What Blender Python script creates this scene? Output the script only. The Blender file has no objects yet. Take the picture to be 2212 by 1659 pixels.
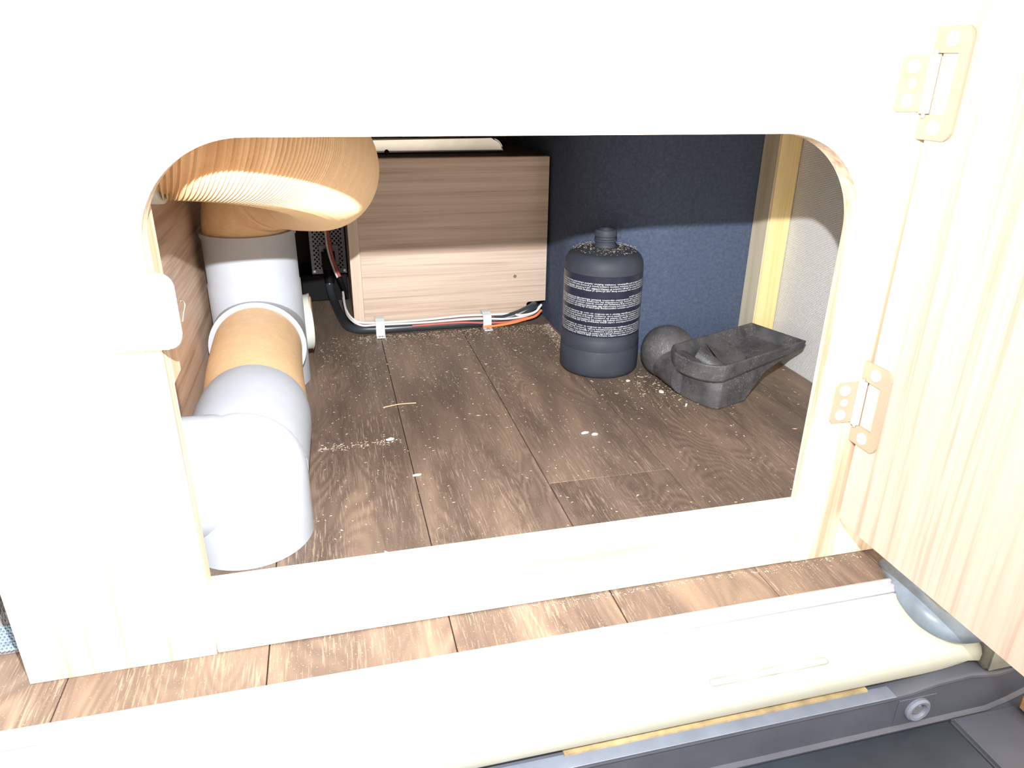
import bpy, bmesh, math, random
from mathutils import Vector, Matrix
random.seed(7)
S = 0.28            # one model unit in metres (the camera stands one unit above the floor)
Y0 = 1.135          # model y of the front face of the cabinet
def W(x, y, z): return Vector((x*S, (y-Y0)*S, z*S))
sc = bpy.context.scene
COL = sc.collection

# ------------------------------------------------------------------ camera
cd = bpy.data.cameras.new('camera'); cam = bpy.data.objects.new('camera', cd); COL.objects.link(cam)
cd.sensor_width = 36.0; cd.lens = 1548.54*36.0/2212.0; cd.clip_start = 0.01; cd.clip_end = 50
R = ((0.97009848, -0.08519549, 0.22726784), (-0.24244224, -0.384247, 0.89082883), (0.01143239, -0.91929102, -0.39341241))
m = Matrix.Identity(4)
for i in range(3):
    m[i][0] = R[i][0]; m[i][1] = -R[i][1]; m[i][2] = -R[i][2]
m.translation = W(0, 0, 1)
cam.matrix_world = m
sc.camera = cam
# ------------------------------------------------------------------ world, flash, exposure
wd = bpy.data.worlds.new('world'); sc.world = wd; wd.use_nodes = True
bg = wd.node_tree.nodes['Background']; bg.inputs[0].default_value = (1.0, 0.91, 0.80, 1); bg.inputs[1].default_value = 3.0
ld = bpy.data.lights.new('camera_flash', 'SPOT'); ld.energy = 36.5; ld.color = (0.97, 0.985, 1.0)
ld.shadow_soft_size = 0.0025; ld.spot_size = math.radians(125); ld.spot_blend = 1.0
lo = bpy.data.objects.new('camera_flash', ld); COL.objects.link(lo)
fm = Matrix.Rotation(math.radians(12), 4, 'Z') @ m; fm.translation = W(0.03, 0.10, 1.25); lo.matrix_world = fm
vs = sc.view_settings; vs.view_transform = 'Standard'; vs.look = 'None'; vs.gamma = 1.0; vs.use_curve_mapping = False
sc.display_settings.display_device = 'sRGB'
vs.exposure = 0.0
try:
    sc.cycles.max_bounces = 8; sc.cycles.diffuse_bounces = 6
except Exception: pass

# ------------------------------------------------------------------ materials
def newmat(name):
    mt = bpy.data.materials.new(name); mt.use_nodes = True
    nt = mt.node_tree; b = nt.nodes['Principled BSDF']
    return mt, nt, b
def N(nt, typ, **kw):
    n = nt.nodes.new(typ)
    for k, v in kw.items():
        if k.startswith('_'): n.inputs[k[1:]].default_value = v
        else: setattr(n, k, v)
    return n
def L(nt, a, b): nt.links.new(a, b)
def math_(nt, op, a, b=None, c=None, clamp=False):
    n = nt.nodes.new('ShaderNodeMath'); n.operation = op; n.use_clamp = clamp
    for i, v in enumerate((a, b, c)):
        if v is None: continue
        if isinstance(v, (int, float)): n.inputs[i].default_value = v
        else: nt.links.new(v, n.inputs[i])
    return n.outputs[0]
def mixc(nt, f, a, b, typ='MIX'):
    n = nt.nodes.new('ShaderNodeMix'); n.data_type = 'RGBA'; n.blend_type = typ
    for i, v in ((0, f), (6, a), (7, b)):
        if isinstance(v, (int, float)): n.inputs[i].default_value = v
        elif isinstance(v, tuple): n.inputs[i].default_value = (*v, 1)
        else: nt.links.new(v, n.inputs[i])
    return n.outputs[2]
def ramp(nt, f, pts):
    n = nt.nodes.new('ShaderNodeValToRGB'); nt.links.new(f, n.inputs[0]); e = n.color_ramp.elements
    while len(e) < len(pts): e.new(0.5)
    for i, (p, c) in enumerate(pts):
        e[i].position = p; e[i].color = (*c, 1) if isinstance(c, tuple) else (c, c, c, 1)
    return n.outputs[0]
def coords(nt, scale, rnd=True, loc=(0, 0, 0)):
    tc = nt.nodes.new('ShaderNodeTexCoord'); mp = nt.nodes.new('ShaderNodeMapping')
    mp.inputs['Scale'].default_value = scale; mp.inputs['Location'].default_value = loc
    src = tc.outputs['Object']
    if rnd:
        oi = nt.nodes.new('ShaderNodeObjectInfo')
        add = nt.nodes.new('ShaderNodeVectorMath'); add.operation = 'ADD'
        cx = nt.nodes.new('ShaderNodeCombineXYZ')
        v = math_(nt, 'MULTIPLY', oi.outputs['Random'], 7.0)
        for i in range(3): nt.links.new(v, cx.inputs[i])
        nt.links.new(src, add.inputs[0]); nt.links.new(cx.outputs[0], add.inputs[1]); src = add.outputs[0]
    nt.links.new(src, mp.inputs[0]); return mp.outputs[0]
def noise(nt, vec, scale, detail=4, rough=0.55, dist=0.0):
    n = nt.nodes.new('ShaderNodeTexNoise'); nt.links.new(vec, n.inputs['Vector'])
    n.inputs['Scale'].default_value = scale; n.inputs['Detail'].default_value = detail
    n.inputs['Roughness'].default_value = rough; n.inputs['Distortion'].default_value = dist
    return n.outputs[0]
def bump(nt, b, h, strength=0.2, dist=0.0005):
    n = nt.nodes.new('ShaderNodeBump'); n.inputs['Strength'].default_value = strength; n.inputs['Distance'].default_value = dist
    nt.links.new(h, n.inputs['Height']); nt.links.new(n.outputs[0], b.inputs['Normal'])
def plain(name, col, rough=0.5, metal=0.0, spec=0.5, var=0.08, sc_=60, bmp=0.0):
    mt, nt, b = newmat(name)
    v = coords(nt, (1, 1, 1)); n = noise(nt, v, sc_, 5)
    c0 = tuple(max(0, c*(1-var)) for c in col); c1 = tuple(min(1, c*(1+var)) for c in col)
    L(nt, ramp(nt, n, [(0.3, c0), (0.7, c1)]), b.inputs['Base Color'])
    b.inputs['Roughness'].default_value = rough; b.inputs['Metallic'].default_value = metal
    b.inputs['Specular IOR Level'].default_value = spec
    if bmp: bump(nt, b, noise(nt, v, sc_*8, 3), bmp, 0.0003)
    return mt
AX = {'x': 0, 'y': 1, 'z': 2}
def wood(name, light, mid, dark, axis, amount=0.6, rough=0.45, freq=1.0):
    """printed wood laminate: streaks stretched along one axis"""
    mt, nt, b = newmat(name)
    def sv(across, along):
        v = [across]*3; v[AX[axis]] = along; return tuple(v)
    fine = noise(nt, coords(nt, sv(330*freq, 7)), 1.0, 4, 0.6, 0.3)
    mid_ = noise(nt, coords(nt, sv(75*freq, 3.0)), 1.0, 3, 0.5, 0.6)
    broad = noise(nt, coords(nt, sv(16*freq, 1.4)), 1.0, 2, 0.5, 0.5)
    f = math_(nt, 'MULTIPLY', mid_, 0.5); f = math_(nt, 'ADD', f, math_(nt, 'MULTIPLY', fine, 0.3)); f = math_(nt, 'ADD', f, math_(nt, 'MULTIPLY', broad, 0.2))
    c = ramp(nt, f, [(0.40, dark), (0.49, mid), (0.58, light)])
    line = ramp(nt, noise(nt, coords(nt, sv(210*freq, 4.5), True, (3, 3, 3)), 1.0, 3, 0.6, 0.8), [(0.60, 0.0), (0.68, 1.0)])
    c = mixc(nt, math_(nt, 'MULTIPLY', line, amount*0.55), c, dark)
    L(nt, c, b.inputs['Base Color']); b.inputs['Roughness'].default_value = rough
    bump(nt, b, fine, 0.08, 0.0003)
    return mt
M = {}
M['face'] = wood('pale_laminate_vertical', (0.74, 0.64, 0.50), (0.66, 0.54, 0.40), (0.46, 0.29, 0.20), 'z')
M['face_x'] = wood('pale_laminate_horizontal', (0.74, 0.64, 0.50), (0.66, 0.54, 0.40), (0.48, 0.31, 0.21), 'x')
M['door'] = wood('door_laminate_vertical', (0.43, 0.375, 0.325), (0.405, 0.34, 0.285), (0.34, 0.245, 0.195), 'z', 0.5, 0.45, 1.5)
M['edge'] = wood('pale_edge_band', (0.66, 0.56, 0.45), (0.62, 0.50, 0.39), (0.52, 0.38, 0.28), 'z', 0.3)
M['box'] = wood('box_laminate', (0.64, 0.52, 0.42), (0.57, 0.45, 0.355), (0.45, 0.325, 0.25), 'x', 1.1, 0.5, 2.2)
M['partition'] = wood('partition_board', (0.70, 0.54, 0.41), (0.62, 0.46, 0.335), (0.44, 0.30, 0.21), 'y', 0.4)
M['batten'] = wood('raw_batten', (0.70, 0.52, 0.38), (0.62, 0.43, 0.29), (0.50, 0.31, 0.20), 'z', 0.3)
M['batten_dark'] = plain('brown_knot', (0.22, 0.14, 0.10), 0.7)
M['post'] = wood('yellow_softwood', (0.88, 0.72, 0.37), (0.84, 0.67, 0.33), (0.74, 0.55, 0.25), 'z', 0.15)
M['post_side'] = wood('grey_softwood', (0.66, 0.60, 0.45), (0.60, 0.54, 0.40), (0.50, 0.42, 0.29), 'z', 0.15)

def floor_mat():
    mt, nt, b = newmat('oak_vinyl_plank')
    # cathedral grain: contour lines of a stretched noise, with knots
    v1 = coords(nt, (13, 3.0, 1))
    h = noise(nt, v1, 1.0, 2, 0.45, 0.5)
    geo = nt.nodes.new('ShaderNodeNewGeometry'); sp = nt.nodes.new('ShaderNodeSeparateXYZ'); L(nt, geo.outputs['Position'], sp.inputs[0])
    for kx, ky, sx, sy, am in ((0.105, 1.86, 0.055, 0.14, 0.30), (0.36, 1.93, 0.028, 0.09, 0.28), (0.71, 1.50, 0.075, 0.16, 0.34), (0.63, 2.12, 0.05, 0.30, 0.25), (1.06, 1.75, 0.05, 0.40, 0.25)):
        dx = math_(nt, 'POWER', math_(nt, 'ABSOLUTE', math_(nt, 'MULTIPLY', math_(nt, 'SUBTRACT', sp.outputs[0], kx*S), 1/(sx*S))), 2.0)
        dy = math_(nt, 'POWER', math_(nt, 'ABSOLUTE', math_(nt, 'MULTIPLY', math_(nt, 'SUBTRACT', sp.outputs[1], (ky-Y0)*S), 1/(sy*S))), 2.0)
        g_ = math_(nt, 'DIVIDE', am, math_(nt, 'ADD', 1.0, math_(nt, 'ADD', dx, dy)))
        h = math_(nt, 'ADD', h, g_)
    rings = math_(nt, 'SINE', math_(nt, 'MULTIPLY', h, 230.0))
    rings = math_(nt, 'MULTIPLY_ADD', rings, 0.5, 0.5)
    amt = ramp(nt, noise(nt, coords(nt, (22, 6, 1), True, (5, 2, 1)), 1.0, 2), [(0.42, 0.15), (0.62, 1.0)])
    broad = noise(nt, coords(nt, (30, 6, 1), True, (1, 9, 4)), 1.0, 3, 0.5, 0.4)
    base = ramp(nt, broad, [(0.32, (0.100, 0.071, 0.054)), (0.5, (0.162, 0.116, 0.088)), (0.68, (0.24, 0.168, 0.120))])
    c = mixc(nt, math_(nt, 'MULTIPLY', math_(nt, 'MULTIPLY', rings, amt), 0.62), base, (0.085, 0.058, 0.047))
    pores = ramp(nt, noise(nt, coords(nt, (950, 55, 1), True, (2, 2, 2)), 1.0, 3, 0.6, 0.3), [(0.55, 0.0), (0.63, 1.0)])
    pm = ramp(nt, noise(nt, coords(nt, (26, 9, 1), True, (8, 1, 3)), 1.0, 2), [(0.40, 0.15), (0.62, 1.0)])
    c = mixc(nt, math_(nt, 'MULTIPLY', math_(nt, 'MULTIPLY', pores, pm), 0.42), c, (0.42, 0.33, 0.24))
    dk = ramp(nt, noise(nt, coords(nt, (420, 16, 1), True, (6, 6, 1)), 1.0, 3, 0.6, 0.3), [(0.60, 0.0), (0.70, 1.0)])
    c = mixc(nt, math_(nt, 'MULTIPLY', dk, 0.35), c, (0.09, 0.06, 0.045))
    # grey dust that has gathered towards the back of the locker
    back = math_(nt, 'MULTIPLY', math_(nt, 'SUBTRACT', sp.outputs[1], 0.27), 3.4, clamp=True)
    vd = nt.nodes.new('ShaderNodeMapping'); L(nt, geo.outputs['Position'], vd.inputs[0])
    dn = ramp(nt, noise(nt, vd.outputs[0], 28, 6, 0.65), [(0.35, 0.25), (0.7, 1.0)])
    c = mixc(nt, math_(nt, 'MULTIPLY', math_(nt, 'MULTIPLY', back, dn), 0.6), c, (0.165, 0.140, 0.110))
    sc2 = noise(nt, vd.outputs[0], 900, 2, 0.5)
    gr = ramp(nt, sc2, [(0.66, 0.0), (0.72, 1.0)])
    c = mixc(nt, math_(nt, 'MULTIPLY', gr, 0.5), c, (0.46, 0.40, 0.32))
    L(nt, c, b.inputs['Base Color']); b.inputs['Roughness'].default_value = 0.48
    b.inputs['Specular IOR Level'].default_value = 0.35
    bump(nt, b, pores, 0.15, 0.0002)
    return mt
M['floor'] = floor_mat()
M['joint'] = plain('dark_joint', (0.05, 0.036, 0.03), 0.8)
def felt():
    mt, nt, b = newmat('blue_grey_felt')
    v = coords(nt, (1, 1, 1), False)
    c = ramp(nt, noise(nt, v, 260, 5, 0.7), [(0.35, (0.060, 0.078, 0.122)), (0.65, (0.084, 0.108, 0.165))])
    sp = ramp(nt, noise(nt, v, 900, 2, 0.5), [(0.71, 0.0), (0.76, 1.0)])
    c = mixc(nt, math_(nt, 'MULTIPLY', sp, 0.5), c, (0.42, 0.46, 0.52))
    L(nt, c, b.inputs['Base Color']); b.inputs['Roughness'].default_value = 0.9; b.inputs['Specular IOR Level'].default_value = 0.05
    bump(nt, b, noise(nt, v, 700, 3), 0.2, 0.0003); return mt
M['felt'] = felt()
def weave():
    mt, nt, b = newmat('woven_grey_lining')
    tc = nt.nodes.new('ShaderNodeTexCoord'); sp = nt.nodes.new('ShaderNodeSeparateXYZ'); L(nt, tc.outputs['Object'], sp.inputs[0])
    k = 2*math.pi/0.0032
    jit = math_(nt, 'MULTIPLY', noise(nt, tc.outputs['Object'], 120, 2), 3.0)
    a = math_(nt, 'SINE', math_(nt, 'ADD', math_(nt, 'MULTIPLY', math_(nt, 'ADD', sp.outputs[1], sp.outputs[2]), k), jit))
    c_ = math_(nt, 'SINE', math_(nt, 'MULTIPLY', math_(nt, 'SUBTRACT', sp.outputs[1], sp.outputs[2]), k))
    p = math_(nt, 'MULTIPLY', a, c_)
    dots = ramp(nt, p, [(0.25, 0.0), (0.75, 1.0)])
    base = ramp(nt, noise(nt, tc.outputs['Object'], 500, 4, 0.7), [(0.3, (0.62, 0.625, 0.62)), (0.7, (0.82, 0.83, 0.83))])
    c = mixc(nt, math_(nt, 'MULTIPLY', dots, 0.85), base, (0.15, 0.13, 0.10))
    L(nt, c, b.inputs['Base Color']); b.inputs['Roughness'].default_value = 0.9; b.inputs['Specular IOR Level'].default_value = 0.15
    bump(nt, b, math_(nt, 'SUBTRACT', 1.0, dots), 0.5, 0.0006); return mt
M['weave'] = weave()
M['white_plastic'] = plain('white_plastic', (0.41, 0.44, 0.49), 0.65, spec=0.25, var=0.03)
M['collar'] = plain('pale_green_white_plastic', (0.60, 0.62, 0.56), 0.4, var=0.04)
def kraft():
    mt, nt, b = newmat('kraft_paper_duct')
    v = coords(nt, (1, 1, 1)); n = noise(nt, v, 90, 5, 0.6)
    fib = noise(nt, coords(nt, (90, 700, 700)), 1.0, 3, 0.6, 0.5)
    c = ramp(nt, math_(nt, 'ADD', math_(nt, 'MULTIPLY', n, 0.5), math_(nt, 'MULTIPLY', fib, 0.5)), [(0.35, (0.68, 0.455, 0.25)), (0.65, (0.78, 0.555, 0.33))])
    at = nt.nodes.new('ShaderNodeAttribute'); at.attribute_name = 'crest'   # rib shading put into the colour: paler on the crests
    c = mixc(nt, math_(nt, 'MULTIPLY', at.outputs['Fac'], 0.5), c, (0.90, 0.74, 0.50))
    L(nt, c, b.inputs['Base Color']); b.inputs['Roughness'].default_value = 0.6; b.inputs['Specular IOR Level'].default_value = 0.25
    bump(nt, b, fib, 0.12, 0.0003); return mt
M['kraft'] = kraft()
M['black'] = plain('black_plastic', (0.006, 0.005, 0.006), 0.6, spec=0.2)
M['cable'] = plain('black_cable_sheath', (0.035, 0.042, 0.05), 0.3, spec=0.6)
M['grille'] = plain('grey_metal_plate', (0.30, 0.30, 0.33), 0.5, 0.3)
M['screw'] = plain('steel_screw', (0.55, 0.55, 0.55), 0.3, 0.9)
M['white_wire'] = plain('white_wire', (0.80, 0.76, 0.77), 0.4, var=0.03)
M['red_wire'] = plain('red_brown_wire', (0.55, 0.13, 0.10), 0.45)
M['orange_wire'] = plain('orange_wire', (0.85, 0.25, 0.08), 0.4)
M['clip'] = plain('translucent_clip', (0.62, 0.68, 0.68), 0.3, var=0.04)
def bottle_mat(name, col, rough):
    mt, nt, b = newmat(name)
    v = coords(nt, (1, 1, 1), False)
    L(nt, ramp(nt, noise(nt, v, 40, 4), [(0.3, tuple(c*0.85 for c in col)), (0.7, tuple(c*1.15 for c in col))]), b.inputs['Base Color'])
    b.inputs['Roughness'].default_value = rough; b.inputs['Specular IOR Level'].default_value = 0.3; return mt
M['bottle'] = bottle_mat('satin_black_bottle', (0.034, 0.041, 0.055), 0.6)
M['label'] = bottle_mat('gloss_black_label', (0.018, 0.020, 0.036), 0.30)
M['print'] = plain('white_print', (0.80, 0.86, 0.88), 0.5, var=0.02)
def rubber():
    mt, nt, b = newmat('dusty_black_rubber')
    v = coords(nt, (1, 1, 1)); n = noise(nt, v, 55, 6, 0.65)
    c = ramp(nt, n, [(0.35, (0.036, 0.036, 0.040)), (0.65, (0.085, 0.084, 0.088))])
    sp = ramp(nt, noise(nt, v, 700, 3, 0.6), [(0.55, 0.0), (0.70, 1.0)])
    pt = ramp(nt, noise(nt, v, 45, 3), [(0.40, 0.0), (0.62, 1.0)])
    c = mixc(nt, math_(nt, 'MULTIPLY', math_(nt, 'MULTIPLY', sp, pt), 0.6), c, (0.34, 0.32, 0.29))
    L(nt, c, b.inputs['Base Color']); b.inputs['Roughness'].default_value = 0.55
    bump(nt, b, n, 0.2, 0.001); return mt
M['rubber'] = rubber()
M['brass'] = plain('hinge_metal', (0.31, 0.25, 0.185), 0.5, 0.1, var=0.05)
M['hinge_white'] = plain('bright_screw_head', (0.80, 0.78, 0.74), 0.35, 0.2)
M['sill'] = plain('cream_painted_sill', (0.46, 0.465, 0.40), 0.5, var=0.03)
M['profile'] = plain('aluminium_profile', (0.60, 0.58, 0.64), 0.35, 0.5)
M['foam'] = plain('tan_sealant', (0.30, 0.23, 0.12), 0.8, var=0.35, sc_=90)
M['step'] = plain('grey_step_plastic', (0.060, 0.066, 0.085), 0.45, var=0.12, sc_=40, bmp=0.1)
M['strip'] = plain('light_grey_rubber_strip', (0.13, 0.15, 0.19), 0.5, var=0.12)
M['tread'] = plain('dark_step_tread', (0.020, 0.026, 0.035), 0.38, var=0.25, sc_=25, bmp=0.1)
M['seal'] = plain('blue_grey_seal', (0.15, 0.19, 0.24), 0.35, var=0.35, sc_=45)
M['dirty'] = plain('dirty_metal', (0.27, 0.27, 0.23), 0.6, 0.1, var=0.45, sc_=35)
M['rust'] = plain('rusty_metal', (0.34, 0.20, 0.08), 0.8, var=0.5, sc_=70)
M['dark'] = plain('dark_board', (0.045, 0.033, 0.035), 0.8)
M['alu'] = plain('brushed_tank', (0.60, 0.58, 0.53), 0.32, 1.0, var=0.05)
M['crumb'] = plain('sawdust', (0.48, 0.40, 0.30), 0.8, var=0.3, sc_=400)
M['chip'] = plain('pale_chip', (0.80, 0.76, 0.68), 0.6, var=0.05)
M['straw'] = plain('straw_splinter', (0.60, 0.42, 0.26), 0.6)
M['pile'] = plain('grey_rug_pile', (0.22, 0.215, 0.23), 0.95, var=0.35, sc_=120)
M['yarn'] = plain('blue_rug_border', (0.20, 0.28, 0.38), 0.9, var=0.4, sc_=160)

# ------------------------------------------------------------------ helpers
def empty(name, loc, label=None, cat=None, group=None):
    o = bpy.data.objects.new(name, None); COL.objects.link(o); o.location = W(*loc); o.empty_display_size = 0.02
    tag(o, label, cat, group); return o
def tag(o, label=None, cat=None, group=None, kind=None):
    if label: o['label'] = label
    if cat: o['category'] = cat
    if group: o['group'] = group
    if kind: o['kind'] = kind
    return o
def wpos(o):
    p = Vector((0, 0, 0))
    while o is not None: p += o.location; o = o.parent
    return p
def link(name, bm, mat, parent=None, smooth=False, mats=None):
    """bm is in model units, absolute"""
    bmesh.ops.recalc_face_normals(bm, faces=bm.faces)
    for v in bm.verts: v.co = W(*v.co)
    if parent is not None: org = wpos(parent)
    else:
        xs = [v.co.x for v in bm.verts]; ys = [v.co.y for v in bm.verts]; zs = [v.co.z for v in bm.verts]
        org = Vector(((min(xs)+max(xs))/2, (min(ys)+max(ys))/2, min(zs)))
    for v in bm.verts: v.co -= org
    me = bpy.data.meshes.new(name); bm.to_mesh(me); bm.free()
    for mm in (mats or [mat]): me.materials.append(mm)
    if smooth:
        for p in me.polygons: p.use_smooth = True
        try: me.set_sharp_from_angle(angle=math.radians(38))
        except Exception: pass
    o = bpy.data.objects.new(name, me); COL.objects.link(o)
    if parent is not None: o.parent = parent
    else: o.location = org
    return o
def box(bm, x0, x1, y0, y1, z0, z1, bev=0.0, seg=1):
    r = bmesh.ops.create_cube(bm, size=1.0)
    vs_ = r['verts']
    for v in vs_:
        v.co = Vector((x0+(v.co.x+.5)*(x1-x0), y0+(v.co.y+.5)*(y1-y0), z0+(v.co.z+.5)*(z1-z0)))
    if bev:
        es = list({e for v in vs_ for e in v.link_edges})
        bmesh.ops.bevel(bm, geom=es, offset=bev, segments=seg, affect='EDGES')
    return bm
def B(*a, **k): return box(bmesh.new(), *a, **k)
def prism(bm, pts, axis, a0, a1, bev=0.0, seg=2):
    """extrude a 2D polygon along an axis ('x': pts=(y,z), 'y': pts=(x,z), 'z': pts=(x,y))"""
    def P(p, a):
        return {'x': (a, p[0], p[1]), 'y': (p[0], a, p[1]), 'z': (p[0], p[1], a)}[axis]
    v0 = [bm.verts.new(P(p, a0)) for p in pts]; v1 = [bm.verts.new(P(p, a1)) for p in pts]
    n = len(pts); fs = []
    fs.append(bm.faces.new(v0)); fs.append(bm.faces.new(v1[::-1]))
    for i in range(n): fs.append(bm.faces.new((v0[i], v0[(i+1) % n], v1[(i+1) % n], v1[i])))
    if bev:
        bmesh.ops.bevel(bm, geom=list(fs[0].edges)+list(fs[1].edges), offset=bev, segments=seg, affect='EDGES')
    return bm
def arc(cx, cy, r, a0, a1, n):
    return [(cx+r*math.cos(math.radians(a0+(a1-a0)*i/n)), cy+r*math.sin(math.radians(a0+(a1-a0)*i/n))) for i in range(n+1)]
def catmull(pts, n):
    P = [Vector(p) for p in pts]; P = [P[0]*2-P[1]]+P+[P[-1]*2-P[-2]]; out = []
    for i in range(1, len(P)-2):
        for k in range(n):
            t = k/n; a, b, c, d = P[i-1:i+3]
            out.append(0.5*((2*b)+(-a+c)*t+(2*a-5*b+4*c-d)*t*t+(-a+3*b-3*c+d)*t**3))
    out.append(P[-2]); return out
def resample(path, n):
    d = [0]
    for a, b in zip(path, path[1:]): d.append(d[-1]+(b-a).length)
    out = []; j = 0
    for i in range(n+1):
        t = d[-1]*i/n
        while j < len(d)-2 and d[j+1] < t: j += 1
        s = (t-d[j])/max(1e-9, d[j+1]-d[j]); out.append(path[j].lerp(path[j+1], s))
    return out, d[-1]
def tube(bm, path, rad, seg=16, cap=True, up=None, closed_r=None):
    """rad: number or function(i, t, angle)->radius"""
    n = len(path); rings = []
    t0 = (path[1]-path[0]).normalized(); u = t0.orthogonal().normalized() if up is None else (Vector(up)-t0*Vector(up).dot(t0)).normalized()
    for i, p in enumerate(path):
        t = (path[min(i+1, n-1)]-path[max(i-1, 0)]).normalized()
        u = (u-t*u.dot(t)).normalized(); w = t.cross(u)
        ring = []
        for k in range(seg):
            a = 2*math.pi*k/seg
            r = rad(i, i/(n-1), a, t, u, w) if callable(rad) else rad
            ring.append(bm.verts.new(p+(u*math.cos(a)+w*math.sin(a))*r))
        rings.append(ring)
    for a, b in zip(rings, rings[1:]):
        for k in range(seg): bm.faces.new((a[k], a[(k+1) % seg], b[(k+1) % seg], b[k]))
    if cap: bm.faces.new(rings[0][::-1]); bm.faces.new(rings[-1])
    return bm
def lathe(bm, prof, cx, cy, seg=48, axis='z', cz=0):
    rings = []
    for r, h in prof:
        ring = []
        for k in range(seg):
            a = 2*math.pi*k/seg; c, s = math.cos(a)*r, math.sin(a)*r
            co = {'z': (cx+c, cy+s, h), 'x': (h, cx+c, cy+s), 'y': (cx+c, h, cy+s)}[axis]
            ring.append(bm.verts.new(co))
        rings.append(ring)
    for a, b in zip(rings, rings[1:]):
        for k in range(seg): bm.faces.new((a[k], a[(k+1) % seg], b[(k+1) % seg], b[k]))
    if prof[0][0] > 1e-6: bm.faces.new(rings[0][::-1])
    if prof[-1][0] > 1e-6: bm.faces.new(rings[-1])
    bmesh.ops.remove_doubles(bm, verts=[v for r in rings for v in r], dist=1e-6)
    return bm
def disc(bm, c, n, r, depth, seg=20, bev=0.0):
    """short cylinder centred on c with axis n, from c to c+n*depth"""
    c = Vector(c); n = Vector(n).normalized(); u = n.orthogonal().normalized(); w = n.cross(u)
    prof = [(r, 0), (r, depth-bev), (r-bev, depth)] if bev else [(r, 0), (r, depth)]
    rings = [[bm.verts.new(c+n*h+(u*math.cos(2*math.pi*k/seg)+w*math.sin(2*math.pi*k/seg))*rr) for k in range(seg)] for rr, h in prof]
    for a, b in zip(rings, rings[1:]):
        for k in range(seg): bm.faces.new((a[k], a[(k+1) % seg], b[(k+1) % seg], b[k]))
    bm.faces.new(rings[0][::-1]); bm.faces.new(rings[-1]); return bm

PARAS = [
 ["harmful if swallowed causes serious eye irritation keep out of reach of children wear protective gloves and eye protection",
  "contains rubber natural may produce an allergic reaction IF SWALLOWED: call a POISON CENTRE or doctor if you feel unwell",
  "rinse cautiously with water for several minutes remove contact lenses if present and easy to do continue rinsing dispose",
  "of contents in accordance with local regulations. Contains: Rubber, natural ethanediol latex any use in case of damage"],
 ["schaedlich bei verschlucken verursacht schwere augenreizung darf nicht in die haende von kindern gelangen handschuhe",
  "enthaelt naturkautschuk kann allergische reaktionen hervorrufen BEI VERSCHLUCKEN: bei unwohlsein GIFTZENTRUM anrufen",
  "bei kontakt mit den augen einige minuten lang behutsam mit wasser spuelen eventuell vorhandene kontaktlinsen entfernen",
  "weiter spuelen inhalt und behaelter gemaess den vorschriften der entsorgung zufuehren schutzhandschuhe augenschutz tragen",
  "gefahr fuer organe bei laengerer oder wiederholter exposition. Enthaelt: Ethandiol BEI KONTAKT MIT DER HAUT mit viel",
  "wasser waschen nicht rauchen glycol"],
 ["nocivo en caso de ingestion provoca irritacion ocular grave mantener fuera del alcance de los ninos llevar guantes y",
  "contiene caucho natural puede provocar una reaccion alergica EN CASO DE CONTACTO CON LOS OJOS aclarar cuidadosamente",
  "con agua durante varios minutos quitar las lentes de contacto si lleva y resulta facil seguir aclarando eliminar el",
  "contenido y el recipiente conforme a la normativa local. Contiene: Etanodiol goma natural puede provocar danos en los",
  "organos tras exposiciones prolongadas llamar a un medico en caso de malestar proteger los ojos y la cara"],
 ["nocivo se ingerito provoca grave irritazione oculare tenere fuori dalla portata dei bambini indossare guanti occhiali",
  "contiene gomma naturale puo provocare una reazione allergica IN CASO DI CONTATTO CON GLI OCCHI sciacquare accurata",
  "mente per parecchi minuti togliere le eventuali lenti a contatto se e agevole farlo continuare a sciacquare smaltire",
  "il prodotto e il recipiente in conformita alla regolamentazione locale. Contiene: Etandiolo puo provocare danni agli",
  "organi in caso di esposizione prolungata contattare un medico in caso di malessere proteggere gli occhi"]]
TEXT = {}
for s_t in [t for p in PARAS for t in p]:              # letter outlines, made while the scene is still small
    fc = bpy.data.curves.new('t', 'FONT'); fc.body = s_t; fc.size = 1.0; fc.resolution_u = 1
    to = bpy.data.objects.new('t', fc); COL.objects.link(to)
    TEXT[s_t] = bpy.data.meshes.new_from_object(to); bpy.data.objects.remove(to); bpy.data.curves.remove(fc)
# ================================================================== structure
floor = link('floor', B(-1.6, 1.64, 1.04, 3.75, -0.06, -0.012), M['joint']); tag(floor, kind='structure')
XE = [-1.56, -1.215, -0.87, -0.525, -0.18, 0.165, 0.51, 0.853, 1.2, 1.545, 1.64]
ENDS = {6: [1.585], 3: [1.9]}
random.seed(3)
for i in range(len(XE)-1):
    x0, x1 = XE[i], XE[i+1]; ya = 1.033 if x1 < 1.25 else 1.18
    cuts = [ya]+ENDS.get(i, [])+[3.75]
    for a, b_ in zip(cuts, cuts[1:]):
        g = 0.0012; dz = random.uniform(-0.0006, 0.0006)
        link('plank', B(x0+g, x1-g, a+(g if a > ya else 0), b_-g, -0.012, dz, bev=0.0007), M['floor'], floor)

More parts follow.
